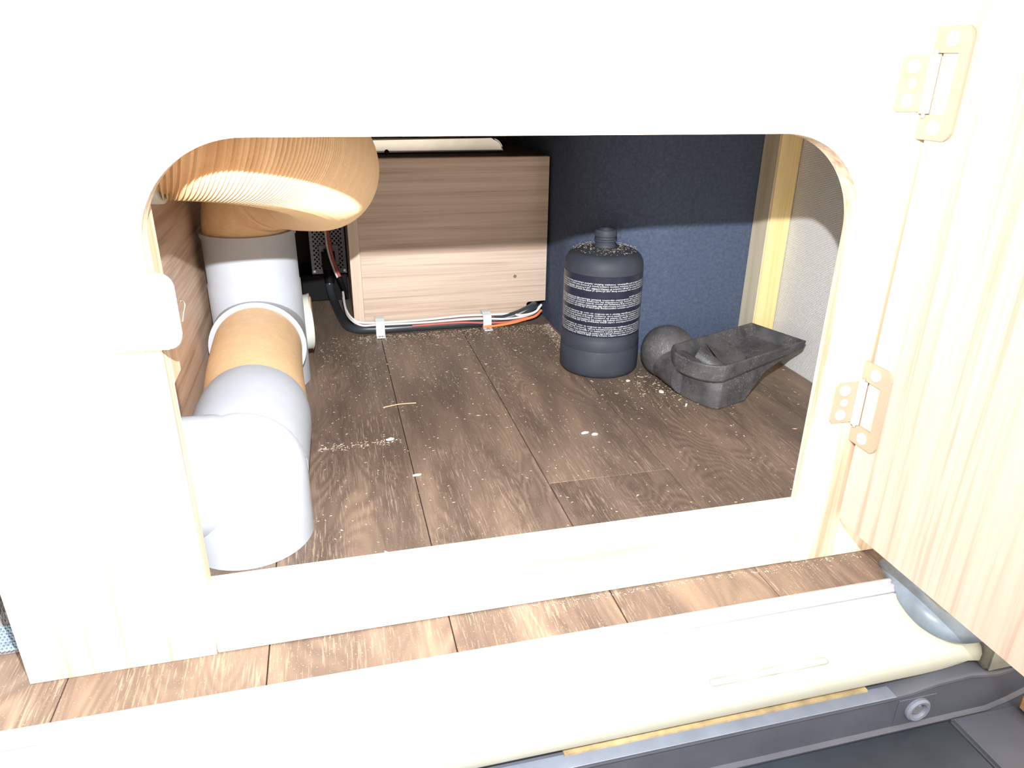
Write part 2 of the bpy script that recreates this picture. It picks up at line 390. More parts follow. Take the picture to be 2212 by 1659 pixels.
wl = tag(link('wall_left', B(-0.455, -0.43, 1.178, 3.75, 0.001, 1.40), M['partition']), kind='structure')
pts = [(0.91, 3.748), (0.91, 2.775)] + arc(1.255, 2.775, 0.345, 180, 270, 20)[1:] + [(1.639, 2.43), (1.639, 3.748)]
wb = tag(link('wall_back', prism(bmesh.new(), pts, 'z', 0.001, 1.40), M['felt'], smooth=True), kind='structure')
tag(link('wall_rear', B(-0.46, 1.64, 3.752, 3.79, -0.01, 1.40), M['dark']), kind='structure')
tag(link('wall_right', B(1.642, 1.68, 1.178, 3.75, -0.01, 1.40), M['weave']), kind='structure')
M['ply'] = wood('pale_raw_plywood', (0.88, 0.76, 0.58), (0.85, 0.72, 0.54), (0.78, 0.62, 0.44), 'x', 0.1)
tag(link('ceiling', B(-0.62, 1.68, 1.178, 3.79, 1.402, 1.43), M['ply']), kind='structure')

# ================================================================== seat base cabinet
cab = empty('bench_locker', (0.35, 1.15, 0), 'pale wood-grain bench locker with open round-cornered hatch and hinged door', 'cabinet')
FY0, FY1 = 1.135, 1.175
# face panel with the cut-out (polygon going round outside then the open-bottomed hatch)
xl, xr, zt, rr_ = -0.268, 0.944, 0.917, 0.178
zb = 0.148
outl = [(-0.585, 0.001), (-0.585, 1.60), (1.25, 1.60), (1.25, 0.001), (0.946, 0.001), (xr, zb)]
rl_ = 0.158
inner = arc(xr-rr_, zt-rr_, rr_, 0, 90, 24) + arc(xl+rl_, zt-rl_, rl_, 90, 180, 24) + [(xl, zb)]
poly = outl + inner + [(-0.2735, 0.001)]
link('face_panel', prism(bmesh.new(), poly, 'y', FY0, FY1), M['face'], cab)
link('bounce_board', B(-0.43, 1.64, FY1+0.0005, FY1+0.0045, 0.93, 1.40), M['ply'], cab)  # unseen pale board added behind the face to bounce light into the locker
link('plinth_board', B(-0.272, 0.945, FY0+0.001, FY1+0.002, 0.001, zb, bev=0.002), M['face_x'], cab)
link('side_board', B(-0.585, -0.556, FY1+0.001, 3.75, 0.001, 1.40), M['face'], cab)
# raw batten behind the left edge, lower end broken
bt = bmesh.new()
prism(bt, [(-0.35, 0.50), (-0.30, 0.488), (-0.285, 0.505), (-0.268, 0.535), (-0.268, 0.86), (-0.35, 0.86)], 'y', FY1+0.001, 1.238, bev=0.0015)
link('batten', bt, M['batten'], cab)
ps = empty('corner_post', (1.60, 2.37, 0), 'square yellow softwood post standing in the right rear corner beside grey lining', 'post')
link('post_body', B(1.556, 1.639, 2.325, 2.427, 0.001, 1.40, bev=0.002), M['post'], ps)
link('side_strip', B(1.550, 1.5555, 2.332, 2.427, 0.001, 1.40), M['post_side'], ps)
# catch plate on the left jamb
kp = [(-0.335, 0.612), (-0.254, 0.612)] + arc(-0.254, 0.632, 0.020, -90, 0, 6)[1:] + arc(-0.256, 0.707, 0.022, 0, 90, 6) + [(-0.335, 0.729)]
link('catch_plate', prism(bmesh.new(), kp, 'y', 1.121, 1.134, bev=0.002), M['white_plastic'], cab)['label'] = 'white rounded catch plate'
# door, swung open at a right angle to the face
dr = [(-0.24, 0.113), (1.105, 0.113)] + arc(1.108, 0.125, 0.012, -80, 0, 4) + [(1.12, 1.32), (-0.24, 1.32)]
door = link('door', prism(bmesh.new(), dr, 'x', 1.031, 1.083, bev=0.003), M['door'], cab); door['label'] = 'door panel swung wide open'
def hinge(z):
    h = link('hinge', prism(bmesh.new(), [(1.137, z), (1.072, z)] + arc(1.076, z+0.018, 0.018, 270, 180, 5)[1:] + arc(1.076, z+0.162, 0.018, 180, 90, 5) + [(1.137, z+0.18), (1.137, z+0.139), (1.079, z+0.139), (1.079, z+0.041), (1.137, z+0.041)], 'x', 1.0255, 1.0305, bev=0.0008), M['brass'], cab)
    lf = bmesh.new()
    prism(lf, [(1.022, z+0.045)] + [(0.972, z+0.045), (0.966, z+0.052), (0.966, z+0.128), (0.972, z+0.135)] + [(1.022, z+0.135)], 'y', 1.1295, 1.1345, bev=0.0008)
    link('frame_leaf', lf, M['brass'], h)
    k = bmesh.new(); tube(k, [Vector((1.023, 1.124, z+0.043)), Vector((1.023, 1.124, z+0.137))], 0.0085, 14)
    link('knuckle', k, M['hinge_white'], h)
    p = bmesh.new(); tube(p, [Vector((1.023, 1.124, z+0.036)), Vector((1.023, 1.124, z+0.144))], 0.0035, 10)
    link('hinge_pin', p, M['screw'], h)
    # leaf flap lying inside the cut-out of the door plate
    for yy, zz in ((1.098, z+0.160), (1.098, z+0.020)):
        s = bmesh.new(); disc(s, (1.0255, yy, zz), (-1, 0, 0), 0.0125, 0.003, 18, 0.001); link('screw', s, M['hinge_white'], h)
    for zz in (z+0.063, z+0.118):
        s = bmesh.new(); disc(s, (0.988, 1.1295, zz), (0, -1, 0), 0.0115, 0.003, 18, 0.001); link('screw', s, M['hinge_white'], h)
    s = bmesh.new(); disc(s, (0.991, 1.1296, z+0.091), (0, -1, 0), 0.0085, 0.001, 16); link('screw_hole', s, M['edge'], h)
    return h
hinge(0.303); hinge(0.907)

# ================================================================== board box at the back
bb = empty('board_box', (0.48, 2.94, 0), 'brown wood-grain box panel against the rear wall with a notched lower corner', 'box')
fp = [(0.108, 0.001), (0.811, 0.001)] + [(0.811, 0.078)] + arc(0.823, 0.078, 0.012, 180, 90, 5)[1:] + [(0.8975, 0.092), (0.8975, 0.703), (0.108, 0.703)]
link('front_panel', prism(bmesh.new(), fp, 'y', 2.94, 2.98), M['box'], bb)
kn = bmesh.new(); lathe(kn, [(0.0, 2.9399), (0.0075, 2.9396), (0.0, 2.9392)], 0.757, 0.208, 14, axis='y')
link('knot', kn, M['batten_dark'], bb)
link('side_panel', B(0.065, 0.1075, 2.938, 3.42, 0.001, 0.703, bev=0.0012), M['edge'], bb)['label'] = 'pale edge-banded side panel'
link('top_board', B(0.108, 0.8975, 2.981, 3.72, 0.681, 0.703), M['dark'], bb)['label'] = 'black top board'
link('back_panel', B(0.108, 0.8975, 3.70, 3.72, 0.001, 0.680), M['dark'], bb)

# flat metal tank lying on the box
tk = empty('metal_tank', (0.3, 3.5, 0.704), 'flat silver metal tank with rounded end on top of the board box', 'tank')
tp = [(0.11, 0.711), (0.740, 0.711)] + arc(0.690, 0.714, 0.050, 0, 90, 8) + [(0.11, 0.764)]
link('tank_shell', prism(bmesh.new(), tp, 'y', 3.10, 3.62, bev=0.006, seg=3), M['alu'], tk, smooth=True)
link('base_strip', B(0.115, 0.738, 3.105, 3.60, 0.7035, 0.7105), M['black'], tk)
fb = bmesh.new(); disc(fb, (0.250, 3.10, 0.714), (0, -1, 0), 0.009, 0.008, 14, 0.002); link('fixing_bolt', fb, M['black'], tk)

# ================================================================== battery charger with perforated end plate
ch = empty('battery_charger', (-0.02, 3.55, 0), 'grey charger with perforated metal end plate in the dark rear left corner', 'charger')
link('mounting_block', B(-0.155, 0.058, 3.445, 3.72, 0.001, 0.128, bev=0.004), M['black'], ch)
link('case', B(-0.096, 0.055, 3.462, 3.72, 0.129, 0.62), M['black'], ch)
gp = bmesh.new(); px0, px1, pz0, pz1 = -0.101, 0.060, 0.131, 0.62
nx = 14; nz = 42; mx = 0.013; cw = (px1-px0-2*mx)/nx; cz_ = (pz1-pz0-2*0.022)/nz
def quad(bm, pts, y): bm.faces.new([bm.verts.new((p[0], y, p[1])) for p in pts])
for (a, b_, c, d) in ((px0, px1, pz0, pz0+0.022), (px0, px1, pz1-0.022, pz1), (px0, px0+mx, pz0+0.022, pz1-0.022), (px1-mx, px1, pz0+0.022, pz1-0.022)):
    quad(gp, [(a, c), (b_, c), (b_, d), (a, d)], 3.455)
for i in range(nx):
    for j in range(nz):
        x = px0+mx+cw*i; z = pz0+0.022+cz_*j
        socket = (3 <= i <= 10 and 3 <= j <= 8)
        if (i+j) % 2 or socket: quad(gp, [(x, z), (x+cw, z), (x+cw, z+cz_), (x, z+cz_)], 3.455); continue
        o_ = [(x+cw*(.5+.5*sx), z+cz_*(.5+.5*sz)) for sx, sz in ((1, 0), (1, 1), (0, 1), (-1, 1), (-1, 0), (-1, -1), (0, -1), (1, -1))]
        i_ = [(x+cw*.5+0.0050*math.cos(k*math.pi/4), z+cz_*.5+0.0050*math.sin(k*math.pi/4)) for k in range(8)]
        for k in range(8): quad(gp, [o_[k], o_[(k+1) % 8], i_[(k+1) % 8], i_[k]], 3.455)
link('end_plate', gp, M['grille'], ch)['label'] = 'perforated grey metal end plate'
for x in (-0.090, 0.049):
    s = bmesh.new(); disc(s, (x, 3.4545, 0.144), (0, -1, 0), 0.0072, 0.004, 16, 0.001); link('screw', s, M['screw'], ch)
link('socket_frame', B(-0.062, 0.028, 3.448, 3.4545, 0.172, 0.268, bev=0.002), M['grille'], ch)

# ================================================================== cable, plug, wires, clips
pc = empty('power_cable', (0.3, 2.91, 0.0), 'thick black power cable running along the foot of the board box', 'cable')
cp = catmull([(-0.024, 3.425, 0.135), (-0.026, 3.415, 0.075), (-0.010, 3.33, 0.026), (0.014, 3.12, 0.0195), (0.050, 2.955, 0.0195), (0.150, 2.915, 0.0195), (0.35, 2.912, 0.0195), (0.60, 2.912, 0.0195), (0.68, 2.912, 0.026), (0.755, 2.908, 0.043), (0.82, 2.912, 0.068), (0.850, 2.955, 0.072), (0.86, 3.04, 0.070), (0.86, 3.12, 0.06)], 14)
link('sheath', tube(bmesh.new(), cp, 0.0185, 18), M['cable'], pc, smooth=True)
link('plug', B(-0.052, 0.010, 3.405, 3.4475, 0.148, 0.252, bev=0.012, seg=2), M['black'], pc)
link('boot', tube(bmesh.new(), [Vector((-0.024, 3.427, 0.155)), Vector((-0.024, 3.426, 0.122)), Vector((-0.0245, 3.423, 0.095))], lambda i, t, a, *_: 0.027-0.004*t, 16), M['black'], pc, smooth=True)
def wire(name, pts, r, mat, label, group=None, seg=10):
    o = link(name, tube(bmesh.new(), catmull(pts, 12), r, seg), mat, None, smooth=True); tag(o, label, 'wire', group); return o
W1 = [(0.030, 3.16, 0.118), (0.036, 3.00, 0.083), (0.075, 2.915, 0.058), (0.16, 2.917, 0.046), (0.35, 2.916, 0.046), (0.52, 2.914, 0.053), (0.62, 2.914, 0.051), (0.72, 2.910, 0.049), (0.78, 2.880, 0.050), (0.835, 2.878, 0.062), (0.868, 2.90, 0.085)]
wire('white_wire', W1, 0.0052, M['white_wire'], 'upper white wire clipped above the black cable along the box foot', 'white wires along the box foot')
W2 = [(0.028, 3.14, 0.098), (0.040, 2.98, 0.066), (0.085, 2.897, 0.048), (0.16, 2.897, 0.043), (0.35, 2.897, 0.040), (0.52, 2.893, 0.043), (0.62, 2.890, 0.041), (0.70, 2.886, 0.036), (0.77, 2.885, 0.040), (0.835, 2.893, 0.052), (0.866, 2.925, 0.070)]
wire('white_wire', W2, 0.0046, M['white_wire'], 'lower white wire lying in front of the black cable', 'white wires along the box foot')
W3 = [(0.30, 2.891, 0.030), (0.42, 2.887, 0.033), (0.52, 2.883, 0.033), (0.62, 2.880, 0.025), (0.70, 2.876, 0.024), (0.75, 2.876, 0.030), (0.80, 2.880, 0.038)]
wire('red_wire', W3, 0.0045, M['red_wire'], 'short dull red wire leaving the right cable clip')
W4 = [(0.60, 2.872, 0.012), (0.66, 2.868, 0.014), (0.73, 2.868, 0.022), (0.78, 2.873, 0.031), (0.835, 2.882, 0.041), (0.871, 2.91, 0.056)]
wire('orange_wire', W4, 0.0060, M['orange_wire'], 'bright orange wire curving up at the notched corner of the box')
# two-core lead hanging in front of the charger
tl = empty('twin_lead', (-0.02, 3.3, 0.1), 'hanging red and white twin lead with black sleeve before the perforated plate', 'wire')
T = [(-0.012, 3.20, 0.62), (-0.016, 3.24, 0.46), (-0.018, 3.27, 0.36), (-0.014, 3.28, 0.28), (0.004, 3.26, 0.20), (0.022, 3.23, 0.155)]
off = lambda P, dx, dy: [(x+dx, y+dy, z) for x, y, z in P]
link('white_core', tube(bmesh.new(), catmull(off(T, -0.005, 0), 10), 0.0048, 10), M['white_wire'], tl, smooth=True)
link('red_core', tube(bmesh.new(), catmull(off(T, 0.0065, 0.002), 10), 0.0068, 10), M['red_wire'], tl, smooth=True)
link('sleeve', tube(bmesh.new(), catmull([(0.020, 3.233, 0.165), (0.030, 3.21, 0.14), (0.040, 3.16, 0.112)], 6), lambda i, t, a, *_: 0.0115-0.003*t, 12), M['black'], tl, smooth=True)
for x, wh in ((0.166, 'left'), (0.620, 'right')):
    c = bmesh.new(); w = 0.018
    prof = [(2.8440, 0.0012), (2.878, 0.0012), (2.8785, 0.042), (2.884, 0.054), (2.900, 0.062), (2.925, 0.063), (2.9385, 0.060)]
    th = 0.004
    inn = [(p[0]+(0.004 if 2 <= i <= 4 else 0), p[1]-th if i != 0 and i != 1 else p[1]+th) for i, p in enumerate(prof)]
    prof2 = [(2.844, 0.0012), (2.8735, 0.0012), (2.8735, 0.046), (2.882, 0.058), (2.899, 0.066), (2.925, 0.067), (2.9385, 0.064)]
    prof1 = [(2.844, 0.0055), (2.8690, 0.0055), (2.8690, 0.048), (2.879, 0.062), (2.898, 0.070), (2.926, 0.071), (2.9385, 0.068)]
    prism(c, prof2 + prof1[::-1], 'x', x-w, x+w)
    cl = link('cable_clip', c, M['clip'], None); tag(cl, f'{wh} clear plastic cable clip at the foot of the board box', 'clip', 'cable clips at the box foot')
    s = bmesh.new(); disc(s, (x, 2.856, 0.0055), (0, 0, 1), 0.0085, 0.003, 14, 0.001); link('screw', s, M['screw'], cl)

# ================================================================== heating duct
hd = empty('heating_duct', (-0.24, 1.9, 0), 'brown paper heating duct with white plastic joints along the left of the locker', 'duct')
RD = 0.136
# vertical pipe turning into the ribbed loop that runs to the left
loop = catmull([(-0.262, 2.485, 0.47), (-0.262, 2.485, 0.56), (-0.235, 2.462, 0.640), (-0.160, 2.38, 0.690), (-0.075, 2.24, 0.712), (-0.018, 2.06, 0.745), (-0.010, 1.87, 0.795), (-0.050, 1.68, 0.852), (-0.135, 1.515, 0.902), (-0.24, 1.44, 0.926), (-0.33, 1.425, 0.932), (-0.42, 1.425, 0.932)], 24)
NR = 230*6
lp, ln = resample(loop, NR)
def rr(i, t, a, tt, u, w):
    amp = 0.0058*max(0.0, min(1.0, (t-0.16)/0.14))
    return 0.137 + amp*(2*(0.5+0.5*math.cos(i*2*math.pi/6))**1.6-1) - amp*0.5
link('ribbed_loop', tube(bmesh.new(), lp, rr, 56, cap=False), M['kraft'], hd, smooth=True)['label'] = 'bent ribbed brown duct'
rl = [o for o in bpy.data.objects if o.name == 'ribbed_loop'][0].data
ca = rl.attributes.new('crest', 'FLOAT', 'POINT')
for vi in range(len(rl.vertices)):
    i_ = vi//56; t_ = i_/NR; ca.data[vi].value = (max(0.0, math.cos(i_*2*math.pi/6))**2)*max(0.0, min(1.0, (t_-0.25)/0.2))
col_ = bmesh.new(); tube(col_, [Vector((-0.280, 1.428, 0.930)), Vector((-0.36, 1.425, 0.932)), Vector((-0.4290, 1.425, 0.932))], lambda i, t, a, *_: 0.1455+0.004*t, 40)
link('wall_collar', col_, M['collar'], hd, smooth=True)['label'] = 'white collar at the upper left'
tee = bmesh.new()
lathe(tee, [(0.149, 0.001), (0.149, 0.36), (0.146, 0.365), (0.1455, 0.52), (0.150, 0.521), (0.150, 0.535), (0.138, 0.535), (0.138, 0.46)], -0.262, 2.485, 56)
link('upright_joint', tee, M['white_plastic'], hd, smooth=True)['label'] = 'white upright joint'
fr = bmesh.new()
tube(fr, [Vector((-0.262, 2.47, 0.190)), Vector((-0.260, 2.36, 0.188)), Vector((-0.259, 2.325, 0.187)), Vector((-0.259, 2.310, 0.187))], lambda i, t, a, *_: (0.147, 0.147, 0.147, 0.1505)[i], 56)
link('joint_mouth', fr, M['white_plastic'], hd, smooth=True)
cap_ = bmesh.new(); tube(cap_, [Vector((-0.20, 2.60, 0.165)), Vector((-0.105, 2.62, 0.165)), Vector((-0.098, 2.62, 0.165))], lambda i, t, a, *_: (0.100, 0.100, 0.104)[i], 40)
link('side_branch', cap_, M['collar'], hd, smooth=True)
cd2 = bmesh.new(); disc(cd2, (-0.098, 2.62, 0.165), (1, 0, 0), 0.092, 0.006, 40, 0.002)
link('end_cap', cd2, M['batten'], hd)['label'] = 'tan end cap'
low = catmull([(-0.259, 2.40, 0.186), (-0.258, 2.25, 0.184), (-0.250, 2.05, 0.176), (-0.238, 1.88, 0.168), (-0.236, 1.74, 0.163)], 10)
link('straight_duct', tube(bmesh.new(), low, 0.136, 56, cap=False), M['kraft'], hd, smooth=True)['label'] = 'smooth brown duct'
el = bmesh.new()
tube(el, [Vector((-0.236, 1.845, 0.168)), Vector((-0.236, 1.81, 0.167)), Vector((-0.237, 1.75, 0.165)), Vector((-0.240, 1.53, 0.162))], lambda i, t, a, *_: (0.139, 0.144, 0.146, 0.143)[i], 56)
link('socket', el, M['white_plastic'], hd, smooth=True)
dn = bmesh.new()
lathe(dn, [(0.141, 0.0008), (0.1425, 0.165)] + [(0.1425*math.cos(math.radians(a)), 0.165+0.1425*math.sin(math.radians(a))) for a in range(9, 91, 9)], -0.240, 1.525, 56)
link('floor_outlet', dn, M['white_plastic'], hd, smooth=True)['label'] = 'white down-turned outlet'
lb = bmesh.new(); tube(lb, [Vector((-0.24, 1.525, 0.162)), Vector((-0.4295, 1.525, 0.162))], 0.142, 48)
link('left_branch', lb, M['white_plastic'], hd, smooth=True)

# ================================================================== bottle
BX, BY = 0.938, 2.368
bo = empty('bottle', (BX, BY, 0), 'squat black plastic bottle with white fine print standing uncapped', 'bottle')
prof = [(0.0, 0.0006), (0.128, 0.0006), (0.138, 0.005), (0.1440, 0.016), (0.1450, 0.030), (0.1445, 0.100), (0.1432, 0.1025), (0.1438, 0.105), (0.1430, 0.138), (0.1418, 0.140), (0.1405, 0.143), (0.1400, 0.160), (0.1395, 0.383)]
for a in range(5, 86, 8):
    prof.append((0.0995+0.040*math.cos(math.radians(a)), 0.392+0.050*math.sin(math.radians(a))))
prof += [(0.085, 0.446), (0.055, 0.452), (0.042, 0.4535)]
link('body', lathe(bmesh.new(), prof, BX, BY, 72), M['bottle'], bo, smooth=True)
neck = [(0.042, 0.450), (0.0375, 0.455), (0.0370, 0.463), (0.0345, 0.466), (0.0345, 0.472), (0.0400, 0.475), (0.0400, 0.480), (0.0345, 0.483), (0.0345, 0.489), (0.0385, 0.492), (0.0395, 0.500), (0.0385, 0.510), (0.0350, 0.514), (0.0300, 0.514), (0.0285, 0.508), (0.0285, 0.452)]
link('neck', lathe(bmesh.new(), neck, BX, BY, 48), M['bottle'], bo, smooth=True)
link('label_band', lathe(bmesh.new(), [(0.1396, 0.158), (0.1408, 0.159), (0.1408, 0.376), (0.1396, 0.377)], BX, BY, 96), M['label'], bo, smooth=True)['label'] = 'glossy black label'
def print_block(lines, ztop, step, name):
    allbm = bmesh.new()
    for li, s in enumerate(lines):
        me = TEXT[s]
        xs = [v.co.x for v in me.vertices]; x0, x1 = min(xs), max(xs)
        full = len(lines[li]) > 60
        span = math.radians(206 if full else 206*len(s)/115)
        c0 = math.atan2(-1, -0.36)                       # angle facing the viewer
        start = c0 + math.radians(103)                    # text is upside down: it starts on the right
        hh = step*1.08
        b2 = bmesh.new(); b2.from_mesh(me); bpy.data.meshes.remove(me)
        bmesh.ops.subdivide_edges(b2, edges=[e for e in b2.edges if e.calc_length() > 1.0], cuts=1)
        for v in b2.verts:
            a = start - span*(v.co.x-x0)/(x1-x0)
            # last line of a paragraph is topmost because the print is inverted
            z = ztop - step*(len(lines)-1-li) - v.co.y*hh
            v.co = Vector((BX+0.1411*math.cos(a), BY+0.1411*math.sin(a), z))
        tmp = bpy.data.meshes.new('t'); b2.to_mesh(tmp); b2.free(); allbm.from_mesh(tmp); bpy.data.meshes.remove(tmp)
    for v in allbm.verts: v.co = W(*v.co) - wpos(bo)
    me = bpy.data.meshes.new(name); allbm.to_mesh(me); allbm.free(); me.materials.append(M['print'])
    o = bpy.data.objects.new(name, me); COL.objects.link(o); o.parent = bo; return o
print_block(PARAS[0], 0.3535, 0.0078, 'print_block')
print_block(PARAS[1], 0.3050, 0.0072, 'print_block')
print_block(PARAS[2], 0.2480, 0.0075, 'print_block')
print_block(PARAS[3], 0.1990, 0.0075, 'print_block')

# ================================================================== rubber scoop-shaped boot
sb = empty('rubber_boot', (1.3, 2.05, 0), 'dusty black rubber scoop with ball end lying beside the bottle', 'boot')
ang = math.radians(19.0); OX, OY = 1.132, 2.005
def LP(a, b, z): return Vector((OX+a*math.cos(ang)-b*math.sin(ang), OY+a*math.sin(ang)+b*math.cos(ang), z))
def outline(a0, a1, bl, bf, bulge, rc, n=8):
    """closed outline, blunt bulging end at a0, square end at a1; bl = back side, bf = front side"""
    P = []
    for i in range(13):                                # blunt end from back to front
        t = i/12; b_ = bl+(bf-bl)*t; s = 1-abs(2*t-1)**2.2
        P.append((a0-bulge*s+0.02*(abs(2*t-1)**6), b_))
    for i in range(1, 9): P.append((a0+0.02+(a1-a0-0.02)*i/8, bf+(0.0)*i))
    for i in range(1, 7): P.append((a1, bf+(bl-bf)*i/6))
    for i in range(1, 8): P.append((a1+(a0+0.02-a1)*i/8, bl))
    return P
def level(bm, P, zf):
    return [bm.verts.new(LP(a, b_, zf(a, b_))) for a, b_ in P]
def bridge(bm, A, B_):
    n = len(A)
    for k in range(n): bm.faces.new((A[k], A[(k+1) % n], B_[(k+1) % n], B_[k]))
rb = bmesh.new()
def tapered(P, a0, a1, f1):                             # narrows towards the square end
    return [(a, b_*(1-(1-f1)*max(0, min(1, (a-a0)/(a1-a0))))) for a, b_ in P]
o0 = outline(0.0, 0.425, 0.118, -0.122, 0.040, 0.02)
ztop = lambda a, b_: 0.158 + 0.012*max(0, a)/0.42
zl = lambda a, b_: 0.100 + 0.040*min(1, max(0, a)/0.40)
A0 = level(rb, o0, ztop)
A1 = level(rb, outline(0.0, 0.420, 0.112, -0.116, 0.038, 0.02), zl)
A2 = level(rb, outline(0.020, 0.375, 0.098, -0.104, 0.036, 0.02), lambda a, b_: zl(a, b_)-0.010)
A3 = level(rb, outline(0.012, 0.245, 0.092, -0.108, 0.020, 0.02), lambda a, b_: 0.070+0.02*max(0, a)/0.25)
A4 = level(rb, outline(0.004, 0.175, 0.088, -0.112, 0.010, 0.02), lambda a, b_: 0.030)
A5 = level(rb, outline(0.002, 0.150, 0.085, -0.112, 0.006, 0.02), lambda a, b_: 0.0008)
I0 = level(rb, outline(0.008, 0.413, 0.108, -0.112, 0.038, 0.02), ztop)
I1 = level(rb, outline(0.020, 0.400, 0.094, -0.098, 0.040, 0.02), lambda a, b_: 0.118+0.02*a/0.4)
I2 = level(rb, outline(0.050, 0.360, 0.070, -0.070, 0.020, 0.02), lambda a, b_: 0.050+0.06*max(0, (a-0.1))/0.3)
for X, Y in ((A0, A1), (A1, A2), (A2, A3), (A3, A4), (A4, A5), (I0, A0), (I1, I0), (I2, I1)): bridge(rb, X, Y)
rb.faces.new(A5)
# inner floor: fan with a dropped well near the blunt end
c_ = rb.verts.new(LP(0.12, 0.0, 0.030))
for k in range(len(I2)): rb.faces.new((I2[k], I2[(k+1) % len(I2)], c_))
rbo = link('scoop', rb, M['rubber'], sb, smooth=True)
bv = rbo.modifiers.new('b', 'BEVEL'); bv.width = 0.0012; bv.segments = 2; bv.limit_method = 'ANGLE'; bv.angle_limit = math.radians(35)
fo = bmesh.new()                                        # rounded fold inside the scoop, open on its left
fpth = catmull([tuple(LP(0.10, 0.078, 0.112)), tuple(LP(0.115, 0.050, 0.100)), tuple(LP(0.135, 0.0, 0.078)), tuple(LP(0.165, -0.050, 0.050))], 6)
tube(fo, fpth, lambda i, t, a, *_: 0.040-0.018*t, 20)
for q in ((LP(0.15, 0.088, 0.150), LP(0.26, 0.082, 0.135), LP(0.30, -0.02, 0.082), LP(0.15, -0.06, 0.055)),):
    fo.faces.new([fo.verts.new(v) for v in q])
link('inner_fold', fo, M['rubber'], sb, smooth=True)
bl_ = bmesh.new(); bmesh.ops.create_uvsphere(bl_, u_segments=40, v_segments=24, radius=0.096)
for v in bl_.verts: v.co = Vector((v.co.x*1.0+1.142, v.co.y*1.05+2.212, v.co.z+0.0968))
link('ball_end', bl_, M['rubber'], sb, smooth=True)['label'] = 'hollow round ball end'
nk = bmesh.new(); tube(nk, [Vector((1.13, 2.18, 0.075)), Vector((1.135, 2.10, 0.072)), Vector((1.14, 2.04, 0.070))], 0.066, 28)
link('throat', nk, M['rubber'], sb, smooth=True)

# ================================================================== loose bits
def chip(name, x, y, L_, w_, rot, label, mat='chip', h=0.004, z=0.0012):
    b_ = bmesh.new(); n = 9; top = []; bot = []
    for k in range(n):
        a = 2*math.pi*k/n; r = 1+random.uniform(-.18, .18)
        dx, dy = math.cos(a)*L_*r, math.sin(a)*w_*r
        X = x+dx*math.cos(rot)-dy*math.sin(rot); Yy = y+dx*math.sin(rot)+dy*math.cos(rot)
        top.append(b_.verts.new((X, Yy, z+h*(0.7+.3*random.random())))); bot.append(b_.verts.new((X, Yy, z)))
    b_.faces.new(top); b_.faces.new(bot[::-1])
    for k in range(n): b_.faces.new((bot[k], bot[(k+1) % n], top[(k+1) % n], top[k]))
    return tag(link(name, b_, M[mat]), label, 'chip', 'loose chips on the locker floor')
chip('plastic_flake', 0.702, 1.842, 0.012, 0.0045, 0.15, 'left of two white flakes lying together in mid floor')
chip('plastic_flake', 0.728, 1.826, 0.009, 0.006, -0.2, 'right of two white flakes lying together in mid floor')
chip('paint_chip', 1.066, 2.080, 0.008, 0.009, 0.4, 'bright white round chip on the floor before the rubber ball')
chip('plastic_flake', 0.171, 1.704, 0.011, 0.0035, 0.1, 'white sliver on the plank joint nearest the white duct')
chip('wood_chip', 0.990, 2.198, 0.009, 0.006, 0.3, 'pale wood chip in front of the bottle base')
chip('wood_chip', 1.100, 1.960, 0.010, 0.0035, 0.9, 'small pale splinter by the front corner of the rubber scoop')
chip('wood_chip', 0.119, 1.93, 0.012, 0.006, 0.2, 'crumbled white chip at the bright dust line on the left planks')
sp_ = bmesh.new(); tube(sp_, catmull([(0.118, 2.160, 0.003), (0.17, 2.167, 0.006), (0.226, 2.172, 0.003)], 6), 0.0018, 6)
tag(link('straw_splinter', sp_, M['straw'], smooth=True), 'long thin straw-coloured splinter on the floor behind the knot', 'splinter')
th = bmesh.new(); tube(th, catmull([(-0.4275, 2.119, 0.409), (-0.4275, 2.150, 0.400), (-0.4275, 2.167, 0.383), (-0.4275, 2.130, 0.370), (-0.4275, 2.098, 0.355)], 6), 0.0014, 6)
tag(link('loose_thread', th, M['chip'], smooth=True), 'curled pale thread clinging to the brown board left of the duct', 'thread')
random.seed(11)
cb = bmesh.new()
def crumb(x, y, s, z=0.0006):
    a = random.uniform(0, math.pi); e = random.uniform(1, 3.2)
    ca, sa = math.cos(a), math.sin(a); h = s*0.5
    vs2 = [cb.verts.new((x+ca*dx*s*e-sa*dy*s, y+sa*dx*s*e+ca*dy*s, zz)) for dx, dy, zz in ((-1, -.6, z), (1, -.5, z), (0.2, 1, z), (0, 0, z+h*1.4))]
    for f in ((0, 2, 1), (0, 1, 3), (1, 2, 3), (2, 0, 3)): cb.faces.new([vs2[i] for i in f])
def inside(x, y):
    if y > 2.93 and x > 0.06: return False
    if x > 0.90 and y > 2.78: return False
    if x > 0.9 and y > 2.40: return False
    if (x-BX)**2+(y-BY)**2 < 0.15**2: return False
    if x < -0.09 or y < 1.18: return False
    return True
def spread(n, fn, s0, s1):
    k = 0
    while k < n:
        x, y = fn()
        if x > 1.63 or not inside(x, y): continue
        crumb(x, y, random.uniform(s0, s1)*(1 if random.random() < .93 else 1.8)); k += 1
spread(900, lambda: (random.uniform(-0.09, 1.62), random.uniform(1.18, 2.9)), 0.0009, 0.0019)
spread(900, lambda: (random.uniform(-0.09, 1.3), 2.9-abs(random.gauss(0, 0.35))), 0.0009, 0.0019)
spread(1100, lambda: (random.uniform(0.07, 0.9), 2.885-abs(random.gauss(0, 0.045))), 0.0008, 0.0018)
spread(700, lambda: (0.905-abs(random.gauss(0, 0.03)), random.uniform(2.4, 2.88)), 0.0008, 0.0018)
spread(260, lambda: (random.gauss(1.08, 0.10), random.gauss(2.12, 0.10)), 0.0012, 0.0022)
